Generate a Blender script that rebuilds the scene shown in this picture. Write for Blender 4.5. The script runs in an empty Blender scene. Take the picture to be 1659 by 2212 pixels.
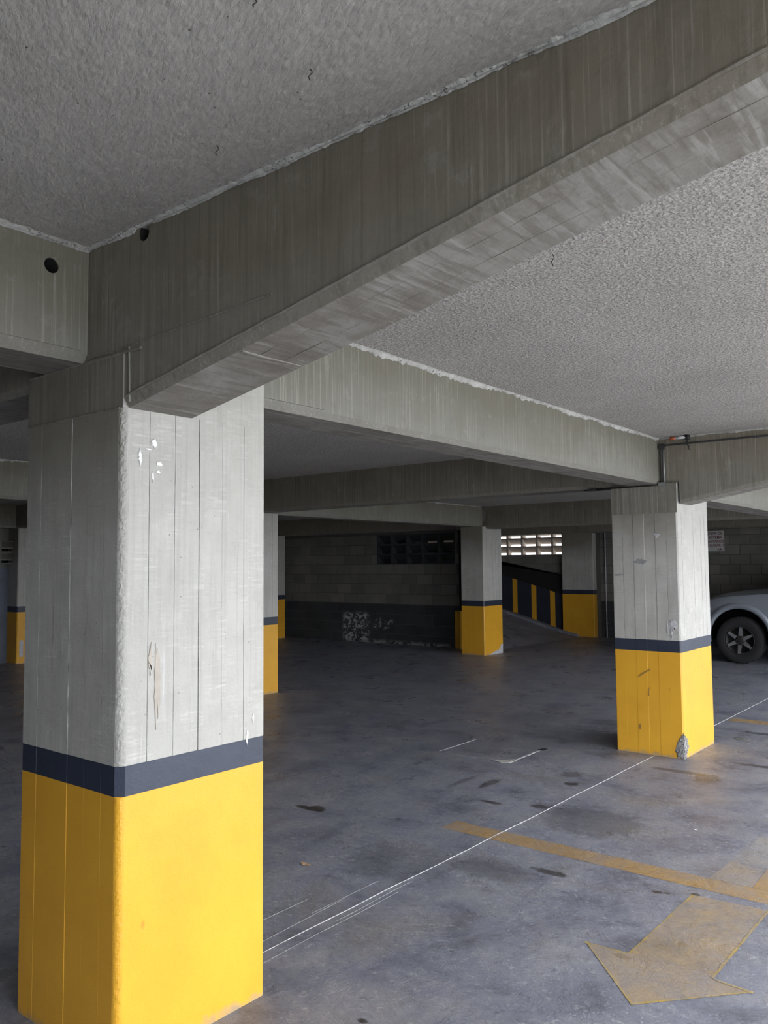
import bpy, bmesh, math, random
from mathutils import Vector, Matrix, noise
random.seed(7)
C = bpy.context.scene.collection

# ------------------------------------------------------------------ camera
cam_d = bpy.data.cameras.new('camera')
cam = bpy.data.objects.new('camera', cam_d)
C.objects.link(cam)
yaw, pitch, roll = math.radians(-38.895), math.radians(3.6918), math.radians(-0.4622)
fw = Vector((math.sin(yaw)*math.cos(pitch), math.cos(yaw)*math.cos(pitch), math.sin(pitch)))
rt = Vector((math.cos(yaw), -math.sin(yaw), 0))
up = rt.cross(fw)
r2 = rt*math.cos(roll) + up*math.sin(roll)
u2 = -rt*math.sin(roll) + up*math.cos(roll)
cam.matrix_world = Matrix(((r2.x, u2.x, -fw.x, 0), (r2.y, u2.y, -fw.y, 0), (r2.z, u2.z, -fw.z, 1.65), (0, 0, 0, 1)))
cam_d.sensor_fit = 'VERTICAL'
cam_d.sensor_height = 36.0
cam_d.lens = 1771.75/2212*36.0
cam_d.clip_start = 0.05
cam_d.clip_end = 300
bpy.context.scene.camera = cam

# ------------------------------------------------------------------ sky and exposure
w = bpy.data.worlds.new('overcast_sky')
bpy.context.scene.world = w
w.use_nodes = True
wn = w.node_tree
bg = wn.nodes['Background']
bg.inputs['Color'].default_value = (0.95, 0.965, 1.0, 1)
bg.inputs['Strength'].default_value = 1.0
vs = bpy.context.scene.view_settings
vs.view_transform = 'Standard'
vs.look = 'None'
vs.gamma = 1.0
vs.use_curve_mapping = False
vs.exposure = 2.75

# ------------------------------------------------------------------ node helpers
def new_mat(name):
    m = bpy.data.materials.new(name); m.use_nodes = True
    nt = m.node_tree
    for n in list(nt.nodes):
        if n.type != 'OUTPUT_MATERIAL': nt.nodes.remove(n)
    b = nt.nodes.new('ShaderNodeBsdfPrincipled')
    nt.links.new(b.outputs[0], nt.nodes['Material Output'].inputs['Surface'])
    return m, nt, b
def put(nt, sock, v):
    if isinstance(v, bpy.types.NodeSocket): nt.links.new(v, sock)
    elif isinstance(v, (tuple, list)) and len(v) == 3 and sock.type == 'RGBA': sock.default_value = (*v, 1)
    else: sock.default_value = v
def coord(nt, kind='Object'):
    if kind == 'World':
        return nt.nodes.new('ShaderNodeNewGeometry').outputs['Position']
    return nt.nodes.new('ShaderNodeTexCoord').outputs[kind]
def mapping(nt, vec, scale=(1, 1, 1), loc=(0, 0, 0)):
    n = nt.nodes.new('ShaderNodeMapping')
    put(nt, n.inputs['Vector'], vec); put(nt, n.inputs['Scale'], scale); put(nt, n.inputs['Location'], loc)
    return n.outputs[0]
def noise_n(nt, vec, scale, detail=4, rough=0.55, dist=0):
    n = nt.nodes.new('ShaderNodeTexNoise')
    put(nt, n.inputs['Vector'], vec); n.inputs['Scale'].default_value = scale
    n.inputs['Detail'].default_value = detail; n.inputs['Roughness'].default_value = rough
    n.inputs['Distortion'].default_value = dist
    return n.outputs['Fac']
def vor(nt, vec, scale, feature='F1', rnd=1.0):
    n = nt.nodes.new('ShaderNodeTexVoronoi'); n.feature = feature
    put(nt, n.inputs['Vector'], vec); n.inputs['Scale'].default_value = scale; n.inputs['Randomness'].default_value = rnd
    return n.outputs['Distance']
def ramp(nt, fac, a, b, lo=0.0, hi=1.0):
    n = nt.nodes.new('ShaderNodeMapRange'); n.clamp = True
    put(nt, n.inputs['Value'], fac)
    n.inputs['From Min'].default_value = a; n.inputs['From Max'].default_value = b
    n.inputs['To Min'].default_value = lo; n.inputs['To Max'].default_value = hi
    return n.outputs[0]
def mathn(nt, op, a, b=0.0, c=None):
    n = nt.nodes.new('ShaderNodeMath'); n.operation = op
    put(nt, n.inputs[0], a); put(nt, n.inputs[1], b)
    if c is not None: put(nt, n.inputs[2], c)
    return n.outputs[0]
def mix(nt, fac, a, b, mode='MIX'):
    n = nt.nodes.new('ShaderNodeMix'); n.data_type = 'RGBA'; n.blend_type = mode
    put(nt, n.inputs[0], fac); put(nt, n.inputs[6], a); put(nt, n.inputs[7], b)
    return n.outputs[2]
def bump(nt, h, strength, dist, normal=None):
    n = nt.nodes.new('ShaderNodeBump')
    put(nt, n.inputs['Height'], h); n.inputs['Strength'].default_value = strength; n.inputs['Distance'].default_value = dist
    if normal is not None: put(nt, n.inputs['Normal'], normal)
    return n.outputs[0]
def sep(nt, v):
    n = nt.nodes.new('ShaderNodeSeparateXYZ'); put(nt, n.inputs[0], v); return n.outputs
def orand(nt): return nt.nodes.new('ShaderNodeObjectInfo').outputs['Random']
def offs(nt, vec, k=37.0):
    r = orand(nt)
    n = nt.nodes.new('ShaderNodeVectorMath'); n.operation = 'ADD'
    c = nt.nodes.new('ShaderNodeCombineXYZ')
    rr = mathn(nt, 'MULTIPLY', r, k)
    put(nt, c.inputs[0], rr); put(nt, c.inputs[1], rr); put(nt, c.inputs[2], rr)
    put(nt, n.inputs[0], vec); put(nt, n.inputs[1], c.outputs[0])
    return n.outputs[0]
def plain(name, col, rough=0.6, metal=0.0, var=0.06, scale=12):
    m, nt, b = new_mat(name)
    v = coord(nt)
    f = noise_n(nt, v, scale, 5)
    c = mix(nt, ramp(nt, f, .3, .7), tuple(x*(1-var) for x in col), tuple(min(1, x*(1+var)) for x in col))
    put(nt, b.inputs['Base Color'], c); b.inputs['Roughness'].default_value = rough; b.inputs['Metallic'].default_value = metal
    return m

# ------------------------------------------------------------------ materials
def mat_column():
    m, nt, b = new_mat('board_marked_concrete')
    v = coord(nt, 'World')
    big = noise_n(nt, v, 2.2, 4, .6)
    s = sep(nt, v)
    bx = mathn(nt, 'FLOOR', mathn(nt, 'MULTIPLY', mathn(nt, 'ADD', s[0], mathn(nt, 'ADD', s[1], .055)), 9.4))
    wn_ = nt.nodes.new('ShaderNodeTexWhiteNoise'); wn_.noise_dimensions = '1D'; put(nt, wn_.inputs['W'], bx)
    cmb = nt.nodes.new('ShaderNodeCombineXYZ')
    put(nt, cmb.inputs[0], s[0]); put(nt, cmb.inputs[1], s[1]); put(nt, cmb.inputs[2], mathn(nt, 'ADD', s[2], mathn(nt, 'MULTIPLY', wn_.outputs[0], 9.0)))
    vb = cmb.outputs[0]
    base = mix(nt, ramp(nt, big, .3, .7), (.415, .41, .38), (.495, .49, .465))
    base = mix(nt, ramp(nt, wn_.outputs[0], 0, 1, 0, .3), base, (.38, .39, .38))
    med = noise_n(nt, v, 7, 6, .65)
    base = mix(nt, ramp(nt, med, .52, .72, 0, .45), base, (.33, .32, .30))
    base = mix(nt, ramp(nt, med, .28, .45, .4, 0), base, (.56, .56, .55))
    fine = noise_n(nt, mapping(nt, vb, (5, 5, 60)), 2.0, 6, .65, .15)
    mask = ramp(nt, noise_n(nt, vb, 4.5, 3), .46, .62)
    base = mix(nt, mathn(nt, 'MULTIPLY', ramp(nt, fine, .52, .68, 0, .6), mask), base, (.62, .62, .61))
    base = mix(nt, mathn(nt, 'MULTIPLY', ramp(nt, fine, .30, .42, .45, 0), ramp(nt, mask, 0, 1, .15, .7)), base, (.28, .28, .27))
    vert = noise_n(nt, mapping(nt, v, (38, 38, .9)), 1.5, 5, .65)
    base = mix(nt, ramp(nt, vert, .5, .72, 0, .4), base, (.30, .29, .27))
    base = mix(nt, ramp(nt, noise_n(nt, mapping(nt, v, (30, 30, 1.2), (3, 3, 3)), 1.5, 5, .65), .6, .72, 0, .5), base, (.60, .60, .60))
    spots = vor(nt, v, 30)
    dk = mathn(nt, 'MULTIPLY', ramp(nt, spots, .05, .09, 1, 0), ramp(nt, noise_n(nt, v, 5), .5, .6))
    base = mix(nt, mathn(nt, 'MULTIPLY', dk, .75), base, (.12, .12, .12))
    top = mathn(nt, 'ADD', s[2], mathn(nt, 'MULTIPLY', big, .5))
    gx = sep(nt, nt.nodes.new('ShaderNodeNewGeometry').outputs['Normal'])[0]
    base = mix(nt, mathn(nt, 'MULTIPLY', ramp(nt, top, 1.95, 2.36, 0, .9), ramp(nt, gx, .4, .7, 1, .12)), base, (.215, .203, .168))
    put(nt, b.inputs['Base Color'], base)
    b.inputs['Roughness'].default_value = .8
    h = mathn(nt, 'ADD', mathn(nt, 'MULTIPLY', fine, .6), noise_n(nt, v, 95, 5, .65))
    n1 = bump(nt, h, .45, .005)
    n2 = bump(nt, noise_n(nt, v, 9, 5, .65), .3, .02, n1)
    put(nt, b.inputs['Normal'], n2)
    return m
def mat_beam(name='cast_beam_concrete', soffit=False):
    m, nt, b = new_mat(name)
    v = coord(nt, 'World')
    s = sep(nt, v)
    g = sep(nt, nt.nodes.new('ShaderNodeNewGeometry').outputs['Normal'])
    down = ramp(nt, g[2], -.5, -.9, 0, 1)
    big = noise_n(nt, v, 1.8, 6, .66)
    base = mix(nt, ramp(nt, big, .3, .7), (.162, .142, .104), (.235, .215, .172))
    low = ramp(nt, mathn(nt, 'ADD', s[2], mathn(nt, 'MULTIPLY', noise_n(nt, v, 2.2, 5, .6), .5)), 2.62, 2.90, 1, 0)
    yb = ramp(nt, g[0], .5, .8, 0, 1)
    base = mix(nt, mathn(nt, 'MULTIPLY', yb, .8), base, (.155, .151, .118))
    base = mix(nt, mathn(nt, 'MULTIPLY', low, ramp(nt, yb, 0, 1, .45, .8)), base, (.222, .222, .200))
    st = noise_n(nt, mapping(nt, v, (62, 62, .9)), 1.6, 5, .7)
    pm = ramp(nt, noise_n(nt, v, 2.6, 4, .6), .42, .6, .35, 1)
    base = mix(nt, mathn(nt, 'MULTIPLY', ramp(nt, st, .53, .64, 0, .75), pm), base, (.34, .33, .285))
    st2 = noise_n(nt, mapping(nt, v, (24, 24, .8), (3, 4, 5)), 1.6, 5, .68)
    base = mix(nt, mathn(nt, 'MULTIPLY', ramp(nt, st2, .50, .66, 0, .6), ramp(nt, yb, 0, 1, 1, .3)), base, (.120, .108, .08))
    md = noise_n(nt, v, 9, 6, .7)
    base = mix(nt, ramp(nt, md, .55, .72, 0, .35), base, (.13, .12, .10))
    base = mix(nt, ramp(nt, md, .28, .42, .3, 0), base, (.36, .36, .34))
    # soffit: long smears from formwork boards
    sm = noise_n(nt, v, 3.5, 6, .68, .3)
    cr = noise_n(nt, mapping(nt, v, (19, 1.8, 1), (1, 7, 2)), 2.0, 4, .6, .1)
    sb = mix(nt, ramp(nt, sm, .35, .65), (.150, .135, .115), (.255, .248, .228))
    sb = mix(nt, ramp(nt, cr, .48, .60, 0, .5), sb, (.115, .102, .085))
    sb = mix(nt, ramp(nt, noise_n(nt, mapping(nt, v, (16, 1.5, 2), (1, 2, 9)), 2.0, 4, .6, .3), .55, .66, 0, .6), sb, (.33, .325, .30))
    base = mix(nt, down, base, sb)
    put(nt, b.inputs['Base Color'], base)
    b.inputs['Roughness'].default_value = .82
    n1 = bump(nt, noise_n(nt, v, 60, 5, .6), .35, .005)
    n2 = bump(nt, noise_n(nt, v, 5, 4, .6), .25, .03, n1)
    put(nt, b.inputs['Normal'], n2)
    return m
def mat_ceiling(name, smear=0.0):
    m, nt, b = new_mat(name)
    v = coord(nt, 'World')
    if smear:
        v1 = mapping(nt, v, (1.0, 1.9, 1.0))
        nrot = nt.nodes.new('ShaderNodeVectorRotate'); nrot.rotation_type = 'Z_AXIS'
        put(nt, nrot.inputs['Vector'], v); nrot.inputs['Angle'].default_value = math.radians(24)
        v1 = mapping(nt, nrot.outputs[0], (.75, 1.9, 1.0))
    else:
        v1 = v
    big = noise_n(nt, v, 1.6, 5, .6)
    crumb = noise_n(nt, v1, 56 if not smear else 38, 4 if not smear else 6, .6 if not smear else .7, .25)
    crumb2 = vor(nt, v1, 85 if not smear else 48, 'F1')
    base = mix(nt, ramp(nt, big, .3, .7), (.375, .36, .335), (.44, .425, .40))
    cd_, cl_ = (.5, .55) if not smear else (.25, .3)
    base = mix(nt, ramp(nt, crumb, .38, .5, cd_, 0), base, (.23, .22, .21))
    base = mix(nt, ramp(nt, crumb, .54, .66, 0, cl_), base, (.64, .625, .59))
    blot = noise_n(nt, mapping(nt, v, (1, 1, 1), (7, 7, 7)), 5, 6, .7)
    base = mix(nt, ramp(nt, blot, .55, .7, 0, .35), base, (.30, .275, .26))
    pit = mathn(nt, 'MULTIPLY', ramp(nt, vor(nt, v, 24), .06, .10, 1, 0), ramp(nt, noise_n(nt, v, 6), .56, .62))
    base = mix(nt, mathn(nt, 'MULTIPLY', pit, .85), base, (.06, .055, .05))
    rare = mathn(nt, 'MULTIPLY', ramp(nt, vor(nt, v, 9), .03, .045, 1, 0), ramp(nt, noise_n(nt, v, 3), .45, .5))
    base = mix(nt, rare, base, (.05, .045, .045))
    put(nt, b.inputs['Base Color'], base)
    b.inputs['Roughness'].default_value = .9
    h = mathn(nt, 'ADD', mathn(nt, 'MULTIPLY', crumb, 1.0), mathn(nt, 'MULTIPLY', crumb2, -.45))
    n1 = bump(nt, h, .6 if not smear else .55, .012)
    n2 = bump(nt, noise_n(nt, v1, 9 if smear else 7, 6, .65), .35, .03, n1)
    put(nt, b.inputs['Normal'], n2)
    return m
STAINS = [(-3.989, 4.112, .13, .035, .95), (-3.95, 4.14, .08, .05, .9), (-3.085, 4.978, .09, .03, .85), (-2.771, 5.094, .07, .045, .8), (-2.145, 4.056, .11, .035, .85),
          (-1.476, 3.39, .04, .02, .9), (-1.602, 4.146, .028, .02, .9), (-1.56, 4.16, .018, .012, .8), (-1.439, 4.229, .022, .02, .9),
          (-1.305, 3.651, .03, .022, .75), (-1.364, 3.567, .04, .03, .7), (-2.012, 2.346, .022, .014, .95), (-2.35, 5.0, .34, .30, .45), (-4.5, 3.9, .08, .05, .7),
          (-2.35, 6.6, .22, .05, .65), (-2.1, 6.5, .10, .16, .5), (-1.8, 7.15, .28, .05, .7), (-1.75, 7.5, .2, .04, .7), (-2.85, 5.75, .05, .05, .85), (-2.98, 6.0, .08, .10, .5), (-3.35, 5.4, .04, .16, .7), (-3.55, 5.35, .03, .2, .5),
          (-2.2, 8.5, .2, .05, .7), (-2.0, 8.15, .06, .2, .6), (-2.9, 3.7, .3, .3, .3), (-2.45, 3.9, .28, .14, .35)]
def floor_color(nt, v):
    big = noise_n(nt, v, .55, 5, .62, .4)
    mid = noise_n(nt, v, 2.6, 7, .68, .5)
    base = mix(nt, ramp(nt, big, .32, .68), (.176, .190, .246), (.260, .274, .342))
    base = mix(nt, ramp(nt, mid, .46, .66, 0, .75), base, (.33, .335, .36))
    base = mix(nt, ramp(nt, mid, .32, .46, .75, 0), base, (.085, .09, .118))
    dirt = noise_n(nt, mapping(nt, v, (1, 1, 1), (9, 3, 0)), 1.1, 7, .72, .8)
    base = mix(nt, ramp(nt, dirt, .54, .68, 0, .6), base, (.19, .175, .165))
    fine = noise_n(nt, v, 24, 7, .75)
    base = mix(nt, ramp(nt, fine, .56, .66, 0, .6), base, (.44, .45, .48))
    base = mix(nt, ramp(nt, fine, .34, .43, .55, 0), base, (.06, .063, .08))
    chips = mathn(nt, 'MULTIPLY', ramp(nt, noise_n(nt, v, 16, 6, .8, 1.2), .565, .585), ramp(nt, noise_n(nt, v, 1.7, 3), .44, .54))
    base = mix(nt, mathn(nt, 'MULTIPLY', chips, .42), base, (.12, .12, .13))
    chip2 = mathn(nt, 'MULTIPLY', ramp(nt, noise_n(nt, mapping(nt, v, (1, 1, 1), (2, 8, 1)), 21, 5, .8, 1.5), .59, .61), ramp(nt, noise_n(nt, v, 1.3, 3), .44, .54))
    base = mix(nt, mathn(nt, 'MULTIPLY', chip2, .6), base, (.52, .52, .55))
    speck = ramp(nt, noise_n(nt, v, 75, 5, .8), .60, .66)
    base = mix(nt, mathn(nt, 'MULTIPLY', speck, .5), base, (.55, .55, .58))
    speck2 = ramp(nt, noise_n(nt, mapping(nt, v, (1, 1, 1), (5, 5, 5)), 60, 5, .8), .60, .65)
    base = mix(nt, mathn(nt, 'MULTIPLY', speck2, .55), base, (.07, .07, .08))
    s = sep(nt, v)
    wob = mathn(nt, 'MULTIPLY', mathn(nt, 'SUBTRACT', noise_n(nt, v, 14, 5, .6), .5), 1.6)
    for (x, y, rx, ry, a) in STAINS:
        dx = mathn(nt, 'MULTIPLY', mathn(nt, 'SUBTRACT', s[0], x), 1/rx)
        dy = mathn(nt, 'MULTIPLY', mathn(nt, 'SUBTRACT', s[1], y), 1/ry)
        d = mathn(nt, 'SQRT', mathn(nt, 'ADD', mathn(nt, 'MULTIPLY', dx, dx), mathn(nt, 'MULTIPLY', dy, dy)))
        k = ramp(nt, mathn(nt, 'ADD', d, wob), .75, 1.15, a, 0)
        base = mix(nt, k, base, (.045, .042, .045))
    return base
def floor_rest(nt, b, v):
    r = ramp(nt, noise_n(nt, v, 2.2, 6, .65), .35, .7, .24, .52)
    put(nt, b.inputs['Roughness'], r)
    b.inputs['Specular IOR Level'].default_value = .45
    n1 = bump(nt, noise_n(nt, v, 30, 9, .82), .75, .010)
    n2 = bump(nt, noise_n(nt, v, 5, 7, .7, .6), .45, .03, n1)
    put(nt, b.inputs['Normal'], n2)
def mat_floor():
    m, nt, b = new_mat('worn_concrete_floor')
    v = coord(nt, 'World')
    put(nt, b.inputs['Base Color'], floor_color(nt, v))
    floor_rest(nt, b, v)
    return m
def mat_marking(name, col, wear):
    m, nt, b = new_mat(name)
    v = coord(nt, 'World')
    fc = floor_color(nt, v)
    n = noise_n(nt, mapping(nt, v, (1, 1, 1), (4, 2, 0)), 5, 7, .7, .6)
    n2 = noise_n(nt, v, 45, 4, .7)
    k = mathn(nt, 'ADD', mathn(nt, 'MULTIPLY', n, .75), mathn(nt, 'MULTIPLY', n2, .3))
    f = ramp(nt, k, wear-.13, wear+.13, .26, .9)
    yl = ramp(nt, noise_n(nt, mapping(nt, v, (1, 1, 1), (8, 1, 3)), 13, 5, .75, .8), .58, .66, 0, .6)
    pc = mix(nt, yl, col, (.58, .36, .05))
    put(nt, b.inputs['Base Color'], mix(nt, f, fc, pc))
    floor_rest(nt, b, v)
    return m
def mat_paint(name, col, dark, rough=.42, scuff=(.2, .12, .03)):
    m, nt, b = new_mat(name)
    v = coord(nt, 'World')
    n = noise_n(nt, v, 3, 5, .6)
    base = mix(nt, ramp(nt, n, .3, .7), dark, col)
    sm = mathn(nt, 'MULTIPLY', ramp(nt, vor(nt, mapping(nt, v, (1, 1, .5)), 7), .03, .07, 1, 0), ramp(nt, noise_n(nt, v, 2.3), .5, .56))
    base = mix(nt, mathn(nt, 'MULTIPLY', sm, .8), base, scuff)
    s = sep(nt, v)
    low = mathn(nt, 'ADD', s[2], mathn(nt, 'MULTIPLY', noise_n(nt, v, 16, 5), .12))
    base = mix(nt, ramp(nt, low, .05, .09, .75, 0), base, (.30, .27, .22))
    put(nt, b.inputs['Base Color'], base)
    b.inputs['Roughness'].default_value = rough
    n1 = bump(nt, noise_n(nt, v, 110, 4), .25, .003)
    n2 = bump(nt, noise_n(nt, v, 12, 4), .2, .012, n1)
    put(nt, b.inputs['Normal'], n2)
    return m
def mat_block(name, a, c, patches=False):
    m, nt, b = new_mat(name)
    v = coord(nt, 'World')
    r = orand(nt)
    base = mix(nt, r, a, c)
    base = mix(nt, ramp(nt, noise_n(nt, v, 3, 5, .6), .4, .7, 0, .4), base, tuple(x*.6 for x in a))
    if patches:
        s = sep(nt, v)
        def reg(x0, x1, z0, z1, th):
            e = .06
            k = mathn(nt, 'MULTIPLY', ramp(nt, s[0], x0-e, x0+e), ramp(nt, s[0], x1-e, x1+e, 1, 0))
            k = mathn(nt, 'MULTIPLY', k, mathn(nt, 'MULTIPLY', ramp(nt, s[2], z0-e, z0+e), ramp(nt, s[2], z1-e, z1+e, 1, 0)))
            q = ramp(nt, noise_n(nt, mapping(nt, v, (1.6, 1, 2.2)), 5, 6, .7, .8), th, th+.03)
            return mathn(nt, 'MULTIPLY', k, q)
        k = mathn(nt, 'MAXIMUM', reg(-12.1, -11.4, .02, .62, .50), reg(-11.5, -10.75, .30, .52, .545))
        k = mathn(nt, 'MAXIMUM', k, reg(-12.0, -9.3, -.1, .035, .47))
        base = mix(nt, k, base, (.42, .42, .45))
    put(nt, b.inputs['Base Color'], base)
    b.inputs['Roughness'].default_value = .85
    put(nt, b.inputs['Normal'], bump(nt, noise_n(nt, v, 70, 5, .7), .5, .006))
    return m
def mat_car():
    m, nt, b = new_mat('silver_car_paint')
    v = coord(nt)
    f = noise_n(nt, v, 400, 2)
    put(nt, b.inputs['Base Color'], mix(nt, f, (.30, .34, .40), (.38, .42, .48)))
    b.inputs['Metallic'].default_value = .55; b.inputs['Roughness'].default_value = .33
    b.inputs['Coat Weight'].default_value = .6; b.inputs['Coat Roughness'].default_value = .08
    return m
def mat_glass():
    m, nt, b = new_mat('tinted_car_glass')
    v = coord(nt)
    put(nt, b.inputs['Base Color'], mix(nt, noise_n(nt, v, 3), (.015, .018, .02), (.03, .035, .04)))
    b.inputs['Roughness'].default_value = .06
    return m

M_COL = mat_column(); M_BEAM = mat_beam()
M_CEIL_S = mat_ceiling('smeared_ceiling_plaster', 1.0); M_CEIL = mat_ceiling('crumbly_ceiling_plaster')
M_FLOOR = mat_floor()
M_YEL = mat_paint('yellow_wall_paint', (.78, .42, .035), (.70, .36, .03))
M_NAVY = mat_paint('navy_wall_paint', (.036, .046, .074), (.026, .034, .056), scuff=(.3, .3, .33))
M_LINE = mat_marking('worn_yellow_line_paint', (.43, .27, .10), .47)
M_EDGE = mat_marking('bright_edge_paint', (.55, .38, .06), .52)
M_ARROW = mat_marking('faded_yellow_arrow_paint', (.40, .30, .185), .50)
M_FAINT = mat_marking('ghosted_yellow_paint', (.42, .33, .22), .58)
M_BLOCK = mat_block('grey_concrete_block', (.15, .15, .14), (.21, .205, .19))
M_DADO = mat_block('dark_dado_and_shaded_vents', (.045, .05, .055), (.060, .065, .07), True)
M_MORTAR = plain('mortar_joint', (.10, .10, .095), .9)
M_DARK = mat_block('dark_wall_paint', (.022, .026, .045), (.026, .03, .05))
M_BLACK = mat_block('black_wall_and_blocker', (.010, .010, .012), (.012, .012, .014))
M_BLUE = mat_block('blue_grey_wall_paint', (.13, .15, .20), (.14, .16, .21))
def mat_spill():
    m, nt, b = new_mat('pale_plaster_overspill'); v = coord(nt, 'World')
    base = mix(nt, ramp(nt, noise_n(nt, v, 12, 6, .7), .35, .65), (.38, .38, .36), (.60, .60, .575))
    k = mathn(nt, 'MULTIPLY', ramp(nt, noise_n(nt, v, 70, 4, .7), .56, .60), ramp(nt, noise_n(nt, v, 4, 3), .42, .52))
    base = mix(nt, mathn(nt, 'MULTIPLY', k, .85), base, (.07, .065, .06))
    put(nt, b.inputs['Base Color'], base); b.inputs['Roughness'].default_value = .9
    put(nt, b.inputs['Normal'], bump(nt, noise_n(nt, v, 60, 6, .7), .8, .008))
    return m
M_PLASTER = mat_spill()
M_JOINT = plain('pale_joint_mortar', (.50, .50, .53), .8, 0, .45, 18)
M_LIGHTDUST = plain('pale_cement_fill', (.50, .51, .54), .8, 0, .2, 40)
M_SCR = plain('scratched_concrete', (.30, .30, .32), .7, 0, .5, 25)
M_DIRT = plain('dirty_board_joint', (.26, .26, .25), .9, 0, .8, 9)
M_LEAF = plain('dry_leaf_orange', (.50, .33, .20), .8, 0, .3, 40)
M_STEEL = plain('galvanised_steel', (.30, .31, .31), .45, .6)
M_DKSTEEL = plain('dark_steel', (.05, .05, .052), .5, .4)
M_ORANGE = plain('orange_plastic', (.45, .10, .04), .5)
M_WPIPE = plain('white_plastic_pipe', (.55, .56, .58), .5)
M_CAR = mat_car(); M_GLASS = mat_glass()
M_RUBBER = plain('tyre_rubber', (.012, .012, .014), .9, 0, .2, 30)
M_ALLOY = plain('bright_alloy', (.62, .63, .65), .25, .9)
M_TRIM = plain('black_plastic_trim', (.012, .012, .013), .55)
M_LAMP = plain('clear_lamp_plastic', (.55, .57, .6), .12)
M_RED = plain('red_lamp_plastic', (.35, .02, .015), .2)
M_SIGN = plain('white_sign_board', (.52, .52, .52), .6, 0, .05, 6)
M_INK = plain('maroon_sign_ink', (.14, .02, .035), .6)
M_LOUVRE = plain('clay_brown_vent_block', (.40, .35, .30), .85, 0, .12, 12)
M_RUST = plain('rusty_wire', (.05, .035, .03), .8)
def mat_spall():
    m, nt, b = new_mat('broken_concrete'); v = coord(nt, 'World')
    c = mix(nt, ramp(nt, noise_n(nt, v, 85, 5, .75, .5), .42, .58), (.10, .10, .10), (.62, .62, .62))
    put(nt, b.inputs['Base Color'], c); b.inputs['Roughness'].default_value = .9
    put(nt, b.inputs['Normal'], bump(nt, noise_n(nt, v, 70, 5, .75, .5), 1.0, .02))
    return m
M_SPALL = mat_spall()
M_OUT = plain('outdoor_paving', (.48, .48, .47), .9, 0, .15, 2)

# ------------------------------------------------------------------ mesh helpers
def obj(name, bm, mat, parent=None, loc=None, smooth=False):
    me = bpy.data.meshes.new(name)
    bmesh.ops.recalc_face_normals(bm, faces=bm.faces[:])
    bm.to_mesh(me); bm.free()
    if smooth:
        for p in me.polygons: p.use_smooth = True
    if mat: me.materials.append(mat)
    o = bpy.data.objects.new(name, me); C.objects.link(o)
    if parent is not None:
        o.parent = parent
        off = Vector((0, 0, 0)); q = parent
        while q is not None: off += q.location; q = q.parent
        me.transform(Matrix.Translation(-off))
    elif loc is not None:
        me.transform(Matrix.Translation(-Vector(loc))); o.location = loc
    return o
def box(bm, x0, x1, y0, y1, z0, z1):
    vs_ = [bm.verts.new(p) for p in ((x0, y0, z0), (x1, y0, z0), (x1, y1, z0), (x0, y1, z0), (x0, y0, z1), (x1, y0, z1), (x1, y1, z1), (x0, y1, z1))]
    for f in ((0, 3, 2, 1), (4, 5, 6, 7), (0, 1, 5, 4), (1, 2, 6, 5), (2, 3, 7, 6), (3, 0, 4, 7)):
        bm.faces.new([vs_[i] for i in f])
def boxes(*bs):
    bm = bmesh.new()
    for b in bs: box(bm, *b)
    return bm
def prism(bm, pts, axis, a, b):
    """extrude a polygon of 2D pts along axis (0,1,2) from a to b"""
    def P(p, t):
        q = list(p); q.insert(axis, t); return q
    v0 = [bm.verts.new(P(p, a)) for p in pts]; v1 = [bm.verts.new(P(p, b)) for p in pts]
    n = len(pts)
    bm.faces.new(v0); bm.faces.new(v1[::-1])
    for i in range(n): bm.faces.new((v0[i], v0[(i+1) % n], v1[(i+1) % n], v1[i]))
def tube(bm, path, r, seg=10):
    path = [Vector(p) for p in path]; rings = []
    for i, p in enumerate(path):
        d = (path[min(i+1, len(path)-1)] - path[max(i-1, 0)]).normalized()
        a = d.orthogonal().normalized() if abs(d.z) < .9 else Vector((1, 0, 0))
        a = (a - d*a.dot(d)).normalized(); b = d.cross(a)
        if rings and True:
            # keep frames aligned
            best = rings[-1][1]
            a = (best - d*best.dot(d)).normalized(); b = d.cross(a)
        rings.append(([bm.verts.new(p + r*(a*math.cos(2*math.pi*k/seg) + b*math.sin(2*math.pi*k/seg))) for k in range(seg)], a))
    for i in range(len(rings)-1):
        A, B = rings[i][0], rings[i+1][0]
        for k in range(seg): bm.faces.new((A[k], A[(k+1) % seg], B[(k+1) % seg], B[k]))
    bm.faces.new(rings[0][0][::-1]); bm.faces.new(rings[-1][0])
def empty(name, loc, label, cat, group=None):
    o = bpy.data.objects.new(name, None); C.objects.link(o)
    o.location = loc; o['label'] = label; o['category'] = cat; o.empty_display_size = .2
    if group: o['group'] = group
    return o
def tag(o, label=None, cat=None, group=None, kind=None):
    if label: o['label'] = label
    if cat: o['category'] = cat
    if group: o['group'] = group
    if kind: o['kind'] = kind
    return o
def struct(name, bm, mat, label=None, loc=None):
    o = obj(name, bm, mat, None, loc); o['kind'] = 'structure'
    if label: o['label'] = label
    return o
def cut(o, cutter_bm):
    """boolean difference, result baked into the mesh"""
    bmesh.ops.recalc_face_normals(cutter_bm, faces=cutter_bm.faces[:])
    me = bpy.data.meshes.new('cutter'); cutter_bm.to_mesh(me); cutter_bm.free()
    c = bpy.data.objects.new('cutter', me); C.objects.link(c)
    md = o.modifiers.new('cut', 'BOOLEAN'); md.object = c; md.operation = 'DIFFERENCE'; md.solver = 'EXACT'
    bpy.context.view_layer.update()
    dg = bpy.context.evaluated_depsgraph_get()
    new = bpy.data.meshes.new_from_object(o.evaluated_get(dg))
    o.modifiers.clear(); old = o.data; o.data = new; new.name = old.name
    bpy.data.objects.remove(c); bpy.data.meshes.remove(me)

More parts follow.
